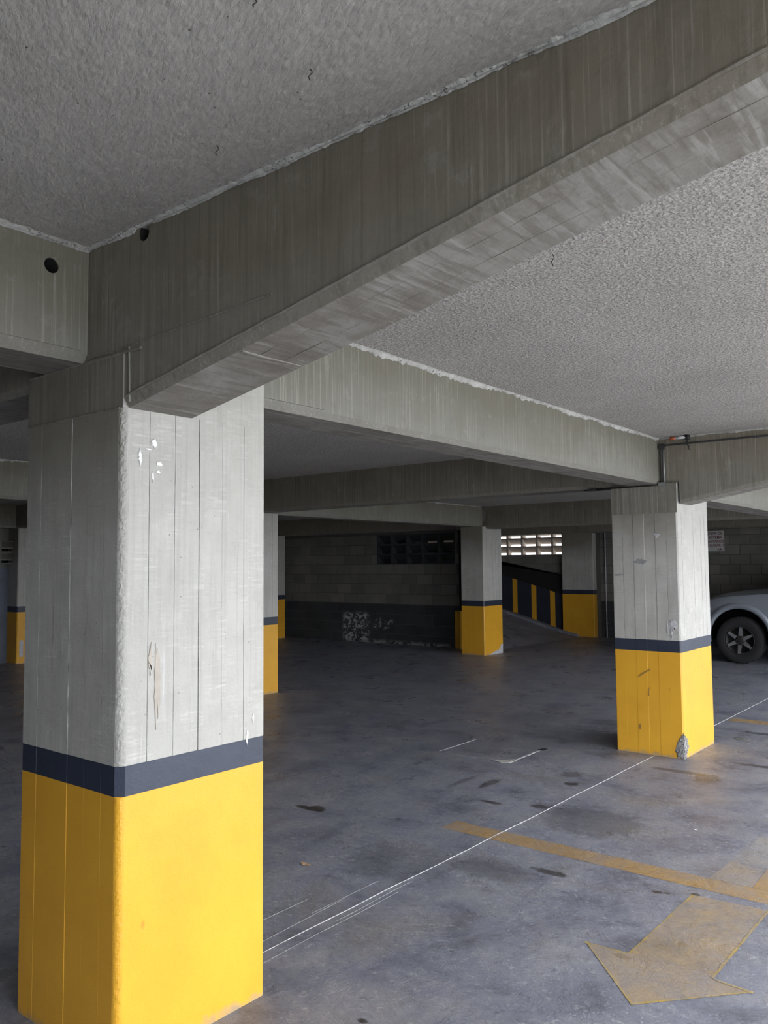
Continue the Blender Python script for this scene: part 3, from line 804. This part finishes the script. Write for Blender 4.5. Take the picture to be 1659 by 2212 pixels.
# ------------------------------------------------------------------ floor markings
def flat(name, polys, mat, label, cat='floor marking', z=.0008):
    bm = bmesh.new()
    for p in polys: bm.faces.new([bm.verts.new((*q, z)) for q in p])
    x, y = polys[0][0]
    return tag(obj(name, bm, mat, None, (x, y, 0)), label, cat)
def ragged(x0, x1, y0, y1, n=70):
    top = [(x0+(x1-x0)*i/n, y1+.006*noise.noise(Vector((i*.5, 1, 0)))) for i in range(n+1)]
    bot = [(x0+(x1-x0)*i/n, y0+.006*noise.noise(Vector((i*.5, 9, 0)))) for i in range(n+1)]
    return top + bot[::-1]
flat('parking_line', [ragged(-3.04, .8, 4.32, 4.49)], M_LINE, 'long worn yellow line on the floor crossing the arrow')
flat('parking_line', [ragged(-2.67, .8, 8.985, 9.165)], M_LINE, 'short faded yellow line on the floor right of the second column')
flat('floor_arrow', [[(-1.455, 4.215), (-1.46, 3.434), (-1.648, 3.42), (-1.288, 3.045), (-.955, 3.42), (-1.108, 3.434), (-1.10, 4.25)][::-1]], M_ARROW,
     'faded yellow arrow on the floor pointing towards the camera')
AR = [(-1.455, 4.215), (-1.46, 3.434), (-1.648, 3.42), (-1.288, 3.045), (-.955, 3.42), (-1.108, 3.434), (-1.10, 4.25)]
ar = bpy.data.objects['floor_arrow']
bm = bmesh.new()
for ei, (a, b_) in enumerate(zip(AR, AR[1:])):
    ze = .0011+.0002*ei
    a, b_ = Vector((*a, 0)), Vector((*b_, 0)); d = (b_-a).normalized(); nn = Vector((-d.y, d.x, 0)); N_ = 30; prev = None
    for i in range(N_+1):
        p = a.lerp(b_, i/N_); w_ = .010 + .007*noise.noise(p*25)
        row = [bm.verts.new((p.x, p.y, ze)), bm.verts.new((p.x+nn.x*w_, p.y+nn.y*w_, ze))]
        if prev: bm.faces.new((prev[0], prev[1], row[1], row[0]))
        prev = row
o = obj('arrow_edge', bm, M_EDGE, ar); o['label'] = 'brighter yellow paint left along the edge of the arrow'
flat('arrow_tail', [[(-1.458, 4.492), (-1.245, 4.492), (-1.255, 4.79), (-1.44, 4.81)]], M_FAINT, 'pale patch of arrow tail just beyond the long yellow line')
flat('arrow_tail', [[(-1.243, 4.492), (-1.09, 4.492), (-1.09, 4.83), (-1.25, 4.80)]], M_LINE, 'darker yellow patch at the right edge beyond the long line')
flat('arrow_tail', [[(-1.44, 4.812), (-1.255, 4.80), (-1.09, 4.84), (-1.1, 5.3), (-1.42, 5.36)]], mat_marking('very_faint_yellow_paint', (.38, .34, .27), .63), 'ghost of an older arrow tail on the floor at the right edge')

PAPER = (-1.766, 5.226)
# inspection cover
ic = empty('inspection_cover', (-3.92, 6.33, 0), 'square concrete cover set in the floor with pale edges', 'floor cover')
obj('cover_plate', boxes((-4.265, -3.565, 6.035, 6.635, 0, .003)), M_FLOOR, ic)
for a, b, wd in (((-4.262, 6.035, .002), (-4.27, 6.64, .002), .02), ((-3.568, 6.04, .002), (-3.573, 6.56, .002), .028)):
    obj('pale_edge', wob_strip(line_fn(a, b), 50, wd, 0, .003), M_JOINT, ic)
bm = bmesh.new(); prism(bm, [(-3.74, 6.035), (-3.62, 6.00), (-3.55, 6.02), (-3.545, 6.15), (-3.585, 6.15), (-3.61, 6.09)], 2, .002, .0055)
obj('cement_fill', bm, M_PLASTER, ic)['label'] = 'pale cement filling the near corner'
bm = bmesh.new(); prism(bm, [(-3.60, 6.60), (-3.55, 6.60), (-3.54, 6.68), (-3.58, 6.68)], 2, .002, .005)
obj('dark_chip', bm, M_TRIM, ic)
for nm, (x, y), r_, mt, lb, ct in (('paper_scrap', PAPER, .016, M_WHITE, 'tiny white scrap of paper lying on the floor near the right edge', 'litter'), ('dry_leaf', (-3.269, 3.336), .045, M_LEAF, 'small pale orange leaf on the floor right of the nearest column', 'leaf')):
    bm = bmesh.new(); n = 12
    vs3 = [bm.verts.new((x+r_*(1 if nm == 'paper_scrap' else 1.0)*math.cos(2*math.pi*k/n)*(.7+.6*abs(noise.noise(Vector((k*1.3, 0, 2))))), y+r_*.45*math.sin(2*math.pi*k/n)*(.7+.6*abs(noise.noise(Vector((k*1.3, 4, 2))))), .003+.003*abs(math.sin(k)))) for k in range(n)]
    bm.faces.new(vs3); bmesh.ops.triangulate(bm, faces=bm.faces[:]); bmesh.ops.solidify(bm, geom=bm.faces[:], thickness=.0008)
    tag(obj(nm, bm, mt, None, (x, y, 0)), lb, ct)
# floor drain
dr = empty('floor_drain', (-2.30, 8.155, 0), 'small round metal floor drain right of the second column', 'drain')
bm = bmesh.new(); n = 28
for (ra, rb, z) in ((.062, .075, .004),):
    A = [bm.verts.new((-2.30+ra*math.cos(2*math.pi*k/n), 8.155+ra*math.sin(2*math.pi*k/n), z)) for k in range(n)]
    B = [bm.verts.new((-2.30+rb*math.cos(2*math.pi*k/n), 8.155+rb*math.sin(2*math.pi*k/n), .0)) for k in range(n)]
    for k in range(n): bm.faces.new((A[k], A[(k+1) % n], B[(k+1) % n], B[k]))
obj('drain_rim', bm, M_STEEL, dr)
bm = bmesh.new(); prism(bm, [(-2.30+.062*math.cos(2*math.pi*k/n), 8.155+.062*math.sin(2*math.pi*k/n)) for k in range(n)], 2, 0, .0015); obj('drain_bottom', bm, M_TRIM, dr)
bm = bmesh.new()
for i in range(-3, 4):
    h = math.sqrt(.061**2-(i*.017)**2); box(bm, -2.30+i*.017-.004, -2.30+i*.017+.004, 8.155-h, 8.155+h, .001, .0045)
obj('drain_grate', bm, M_STEEL, dr)

# ------------------------------------------------------------------ conduit and pipe stub at the second column
cd = empty('conduit_pipe', (-2.59, 7.0, 2.5), 'thin grey conduit running along the beam and down beside the second column', 'pipe')
def arc_path(pts, r=.02, n=5):
    out = [Vector(pts[0])]
    for a, b, c in zip(pts, pts[1:], pts[2:]):
        a, b, c = Vector(a), Vector(b), Vector(c)
        p = b + (a-b).normalized()*r; q = b + (c-b).normalized()*r
        for i in range(n+1):
            t = i/n; out.append(p.lerp(b, t).lerp(b.lerp(q, t), t))
    out.append(Vector(pts[-1])); return out
bm = bmesh.new(); tube(bm, arc_path([(.9, 7.035, 2.665), (-2.575, 7.035, 2.665), (-2.575, 7.035, 2.325), (-3.18, 7.02, 2.322)], .03), .0075, 8)
obj('conduit_run', bm, M_DKSTEEL, cd, smooth=True)
bm = bmesh.new(); tube(bm, [(-2.552, 7.035, 2.64), (-2.552, 7.035, 2.33)], .009, 8); obj('conduit_run', bm, M_STEEL, cd, smooth=True)
obj('conduit_elbow', boxes((-2.59, -2.545, 7.015, 7.05, 2.635, 2.68)), M_DKSTEEL, cd)
obj('conduit_elbow', boxes((-2.60, -2.54, 7.015, 7.05, 2.312, 2.345)), M_STEEL, cd)
obj('conduit_elbow', boxes((-3.22, -3.17, 7.005, 7.04, 2.31, 2.335)), M_DKSTEEL, cd)
bm = bmesh.new()
tube(bm, [(-3.2, 7.02, 2.322), (-3.3, 7.1, 2.326), (-3.35, 7.15, 2.33)], .006, 6); obj('conduit_tail', bm, M_DKSTEEL, cd, smooth=True)
ps = empty('pipe_stub', (-2.38, 7.0, 2.71), 'capped pipe stub with an orange tip under the ceiling beside the second column', 'pipe')
bm = bmesh.new(); tube(bm, [(-2.43, 6.99, 2.712), (-2.345, 6.995, 2.715)], .013, 10); obj('stub_tube', bm, M_WPIPE, ps, smooth=True)
bm = bmesh.new(); tube(bm, [(-2.475, 6.988, 2.711), (-2.428, 6.99, 2.712)], .0145, 10); obj('orange_cap', bm, M_ORANGE, ps, smooth=True)
bm = bmesh.new(); tube(bm, [(-2.345, 6.995, 2.732), (-2.325, 6.998, 2.715), (-2.33, 7.0, 2.69)], .021, 10); obj('pipe_elbow', bm, M_TRIM, ps, smooth=True)
bm = bmesh.new(); tube(bm, [(-2.335, 7.0, 2.69), (-2.34, 7.01, 2.655), (-2.325, 7.01, 2.635), (-2.33, 7.01, 2.615), (-2.315, 7.01, 2.605)], .0055, 6); obj('hook', bm, M_TRIM, ps, smooth=True)
# wall pipe on the rear wall
wpipe = empty('downpipe', (-7.68, 17.36, 0), 'thin pale vertical pipe on the rear wall right of the wide pilaster', 'pipe')
bm = bmesh.new(); tube(bm, [(-7.68, 17.375, 0), (-7.68, 17.375, 2.33)], .014, 8); obj('pipe_run', bm, M_WPIPE, wpipe, smooth=True)
for z in (.3, 1.2, 2.1):
    obj('pipe_clip', boxes((-7.70, -7.66, 17.36, 17.40, z, z+.025)), M_STEEL, wpipe)

# wires hanging from the ceiling
for i, (x, y, z, l, lb) in enumerate(((-1.279, 1.323, 2.80, .03, 'short dark wire stub in the ceiling left of the big beam'), (-1.718, 1.411, 2.80, .03, 'small bent dark wire in the ceiling close to the hole in the big beam'),
                          (-1.202, 1.081, 2.80, .02, 'dark wire stub in the ceiling at the top edge of the frame'), (-1.30, 2.561, 2.732, .045, 'dark wire hanging from the pale ceiling right of the big beam'))):
    bm = bmesh.new(); tube(bm, [(x, y, z+.002), (x+.006, y+.004, z-l*.3), (x-.003, y, z-l*.6), (x+.004, y-.003, z-l)], .0016, 5)
    tag(obj('ceiling_wire', bm, M_RUST, None, (x, y, z)), lb, 'wire')

# ------------------------------------------------------------------ sign
sg = empty('wall_sign', (-5.27, 17.37, 1.875), 'white board with maroon lettering on the rear wall above the car', 'sign')
obj('sign_board', boxes((-5.60, -5.115, 17.382, 17.392, 1.875, 2.295)), M_SIGN, sg)
lb = bmesh.new()
for i, (t, xr, s_) in enumerate((('LADA DE', -5.145, .078), ('SISTEMA', -5.155, .072), ('COMUNITARIOS', -5.122, .066), ('POR LUGAR  I', -5.125, .07), ('A.M.', -5.14, .06))):
    cu = bpy.data.curves.new('lettering', 'FONT'); cu.body = t; cu.size = s_; cu.align_x = 'RIGHT'; cu.extrude = .0006; cu.offset = .0012
    tmp = bpy.data.objects.new('tmp', cu); C.objects.link(tmp)
    bpy.context.view_layer.update()
    me = bpy.data.meshes.new_from_object(tmp.evaluated_get(bpy.context.evaluated_depsgraph_get()))
    bpy.data.objects.remove(tmp)
    me.transform(Matrix.Translation((xr, 17.381, 2.215-i*.08)) @ Matrix.Rotation(math.pi/2, 4, 'X'))
    lb.from_mesh(me); bpy.data.meshes.remove(me)
tag(obj('lettering', lb, M_INK, sg), kind='stuff')

# ------------------------------------------------------------------ car
CY, YS = 15.06, 14.12     # centre line, near side
car = empty('parked_car', (-3.97, CY, 0), 'silver off-road car parked by the rear wall, front wheel showing', 'car')
def loft(sections):
    bm = bmesh.new(); R = [[bm.verts.new(p) for p in s] for s in sections]
    n = len(R[0])
    for A, B in zip(R, R[1:]):
        for k in range(n): bm.faces.new((A[k], A[(k+1) % n], B[(k+1) % n], B[k]))
    bm.faces.new(R[0][::-1]); bm.faces.new(R[-1]); return bm
def sec(x, hw, zb, zt, crown=.03, sh=.10):
    half = [(hw-.10, zb), (hw-.02, zb+.05), (hw, zb+.18), (hw+.005, (zb+zt)/2+.05), (hw-.012, zt-sh*1.3), (hw-.05, zt-sh*.45), (hw-.14, zt-.012), (hw*.55, zt+crown*.6), (hw*.2, zt+crown)]
    return [(x, CY-y, z) for y, z in half] + [(x, CY+y, z) for y, z in half[::-1]]
S = [(-4.74, .62, .42, .80), (-4.68, .74, .38, .90), (-4.58, .83, .36, 1.00), (-4.44, .89, .36, 1.065), (-4.28, .925, .36, 1.105), (-4.1, .935, .36, 1.13), (-3.97, .94, .36, 1.145), (-3.7, .94, .36, 1.165), (-3.45, .94, .36, 1.185), (-3.2, .94, .36, 1.19), (-2.4, .94, .36, 1.20), (-1.4, .94, .36, 1.20), (-.8, .93, .38, 1.19), (-.5, .90, .42, 1.15), (-.42, .84, .46, 1.05)]
body = obj('body', loft([sec(*s) for s in S]), M_CAR, car, smooth=True)
WX = (-3.97, -1.27); WR = .372; ARC = .47
bm = bmesh.new()
for wx in WX:
    for a, b in ((CY-1.1, CY-.62), (CY+.62, CY+1.1)):
        prism(bm, [(wx+ARC*math.cos(2*math.pi*k/48), .43+ARC*math.sin(2*math.pi*k/48)) for k in range(48)], 1, a, b)
cut(body, bm)
for p in body.data.polygons: p.use_smooth = True
M_WELL = plain('black_wheel_well', (.006, .006, .006), 1.0); M_WELL.node_tree.nodes['Principled BSDF'].inputs['Specular IOR Level'].default_value = 0
body.data.materials.append(M_WELL)
for p in body.data.polygons:
    c = p.center + body.location + car.location
    for wx in WX:
        if math.hypot(c.x-wx, c.z-.43) < ARC+.004 and abs(c.y-CY) < .932: p.material_index = 1
try: body.data.set_sharp_from_angle(angle=math.radians(35))
except Exception: pass
for wx in WX:
    for sy in (-1, 1):
        # flare
        bm = bmesh.new(); prev = None
        for i in range(41):
            t = math.radians(-12 + 204*i/40); c_, s_ = math.cos(t), math.sin(t); row = []
            for (r, d) in ((ARC-.012, .90), (ARC-.014, .945), (ARC+.002, .962), (ARC+.035, .968), (ARC+.065, .958), (ARC+.085, .936)):
                dd = d
                row.append(bm.verts.new((wx+r*c_, CY+sy*dd, .43+r*s_)))
            if prev:
                for k in range(5): bm.faces.new((prev[k], prev[k+1], row[k+1], row[k]))
            prev = row
        obj('arch_flare', bm, M_CAR, car, smooth=True)
        bm = bmesh.new(); prev = None
        for i in range(25):
            t = math.radians(-5 + 190*i/24); row = [bm.verts.new((wx+(ARC-.006)*math.cos(t), CY+sy*d, .43+(ARC-.006)*math.sin(t))) for d in (.62, .93)]
            if prev: bm.faces.new((prev[0], prev[1], row[1], row[0]))
            prev = row
        obj('wheel_liner', bm, M_WELL, car)
def lathe_y(bm, prof, cx_, cz, sy, n=48):
    rings = []
    for k in range(n):
        t = 2*math.pi*k/n
        rings.append([bm.verts.new((cx_+r*math.cos(t), CY+sy*y, cz+r*math.sin(t))) for r, y in prof])
    for k in range(n):
        A, B = rings[k], rings[(k+1) % n]
        for i in range(len(prof)-1): bm.faces.new((A[i], A[i+1], B[i+1], B[i]))
for wx in WX:
    for sy in (-1, 1):
        bm = bmesh.new()
        lathe_y(bm, [(.225, .70), (.33, .69), (.362, .70), (WR, .72), (WR, .89), (.362, .915), (.335, .928), (.30, .932), (.26, .926), (.235, .918), (.222, .90), (.222, .80)], wx, WR, sy)
        ty = obj('tyre', bm, M_RUBBER, car, smooth=True)
        bm = bmesh.new()
        for k in range(40):
            t = 2*math.pi*k/40
            for (ya, yb, ph) in ((.73, .80, 0), (.81, .885, .5)):
                tt = t + ph*2*math.pi/40; c_, s_ = math.cos(tt), math.sin(tt); hw_ = .020
                vs2 = []
                for rr in (WR-.004, WR+.004):
                    for (aa, yy) in ((-hw_, ya), (hw_, ya), (hw_, yb), (-hw_, yb)):
                        vs2.append(bm.verts.new((wx+rr*c_-aa*s_, CY+sy*yy, WR+.003+rr*s_+aa*c_)))
                for f in ((0, 1, 2, 3), (4, 5, 6, 7), (0, 1, 5, 4), (1, 2, 6, 5), (2, 3, 7, 6), (3, 0, 4, 7)): bm.faces.new([vs2[i] for i in f])
        tag(obj('tread_blocks', bm, M_RUBBER, ty), kind='stuff')
        bm = bmesh.new()
        lathe_y(bm, [(.222, .915), (.232, .918), (.228, .905), (.205, .895), (.200, .78), (.06, .78)], wx, WR, sy, 40)
        rim = obj('wheel_rim', bm, M_TRIM, car, smooth=True)
        for k in range(6):
            t = math.radians(85 + 60*k); c_, s_ = math.cos(t), math.sin(t); bm = bmesh.new()
            def Q(r, a, y): return (wx+r*c_-a*s_, CY+sy*y, WR+r*s_+a*c_)
            pts = [(.07, -.030), (.215, -.020), (.215, .020), (.07, .030)]
            f0 = [bm.verts.new(Q(r, a, .905 if r < .1 else .917)) for r, a in pts]; f1 = [bm.verts.new(Q(r, a*1.2, .87)) for r, a in pts]
            bm.faces.new(f0); bm.faces.new(f1[::-1])
            for i in range(4): bm.faces.new((f0[i], f0[(i+1) % 4], f1[(i+1) % 4], f1[i]))
            obj('spoke', bm, M_ALLOY, rim)
        bm = bmesh.new(); lathe_y(bm, [(.078, .86), (.078, .905), (.05, .915), (.001, .918)], wx, WR, sy, 20); obj('hub_cap', bm, M_TRIM, rim, smooth=True)
        for k in range(6):
            t = math.radians(55+60*k); bm = bmesh.new(); prism(bm, [(wx+.058*math.cos(t)+.010*math.cos(q*math.pi/3), WR+.058*math.sin(t)+.010*math.sin(q*math.pi/3)) for q in range(6)], 1, *(sorted((CY+sy*.91, CY+sy*.925)))); obj('wheel_nut', bm, M_DKSTEEL, rim)
# greenhouse
def gsec(x, hb, ht, zt):
    half = [(hb, 1.17), (hb-.01, 1.22), ((hb+ht)/2, (1.2+zt)/2), (ht, zt-.06), (ht-.08, zt), (ht*.4, zt+.03)]
    return [(x, CY-y, z) for y, z in half] + [(x, CY+y, z) for y, z in half[::-1]]
obj('cabin', loft([gsec(-3.36, .80, .78, 1.215), gsec(-3.0, .86, .72, 1.50), gsec(-2.62, .88, .68, 1.74), (gsec(-2.2, .88, .68, 1.79)), gsec(-1.2, .88, .68, 1.79), gsec(-.75, .87, .66, 1.75), gsec(-.50, .84, .72, 1.22)]), M_CAR, car, smooth=True)
def quad(name, pts, mat):
    bm = bmesh.new(); bm.faces.new([bm.verts.new(p) for p in pts]); r = bmesh.ops.solidify(bm, geom=bm.faces[:], thickness=.006); return obj(name, bm, mat, car)
quad('windscreen', [(-3.37, CY-.70, 1.24), (-3.37, CY+.70, 1.24), (-2.66, CY+.58, 1.755), (-2.66, CY-.58, 1.755)], M_GLASS)
quad('rear_window', [(-.49, CY-.66, 1.27), (-.49, CY+.66, 1.27), (-.73, CY+.54, 1.72), (-.73, CY-.54, 1.72)], M_GLASS)
for sy in (-1, 1):
    for xa, xb, xc_, xd in ((-3.05, -2.13, -2.13, -2.6), (-2.07, -1.35, -1.35, -2.07), (-1.28, -.72, -.86, -1.28)):
        quad('side_window', [(xa, CY+sy*.885, 1.25), (xb, CY+sy*.885, 1.25), (xc_, CY+sy*.715, 1.70), (xd, CY+sy*.715, 1.70)], M_GLASS)
    obj('mirror', boxes((-2.98, -2.82, *sorted((CY+sy*.93, CY+sy*1.12)), 1.22, 1.38)), M_TRIM, car)
    obj('sill', boxes((-3.46, -1.78, *sorted((CY+sy*.80, CY+sy*.955)), .30, .42)), M_TRIM, car)
    for xa in (-3.40, -2.10, -1.42):
        obj('door_gap', boxes((xa, xa+.008, *sorted((CY+sy*.93, CY+sy*.948)), .48, 1.08)), M_TRIM, car)
    for xa in (-2.35, -1.62):
        obj('door_handle', boxes((xa, xa+.16, *sorted((CY+sy*.935, CY+sy*.965)), .98, 1.01)), M_CAR, car)
    bm = bmesh.new(); prism(bm, [(-4.70, .72), (-4.50, .74), (-4.42, .88), (-4.50, .95), (-4.66, .90)], 1, *sorted((CY+sy*.70, CY+sy*.895))); obj('headlamp', bm, M_LAMP, car)
    obj('tail_lamp', boxes((-.50, -.41, *sorted((CY+sy*.66, CY+sy*.86)), .85, 1.10)), M_RED, car)
obj('wiper_cowl', boxes((-3.47, -3.36, CY-.78, CY+.78, 1.18, 1.235)), M_TRIM, car)
obj('grille', boxes((-4.765, -4.70, CY-.45, CY+.45, .60, .80)), M_TRIM, car)
obj('bumper', boxes((-4.80, -4.60, CY-.72, CY+.72, .36, .54)), M_CAR, car)
obj('rear_bumper', boxes((-.50, -.36, CY-.80, CY+.80, .40, .58)), M_CAR, car)
obj('underbody', boxes((-4.5, -.6, CY-.6, CY+.6, .22, .40)), M_TRIM, car)
bpy.context.view_layer.update()
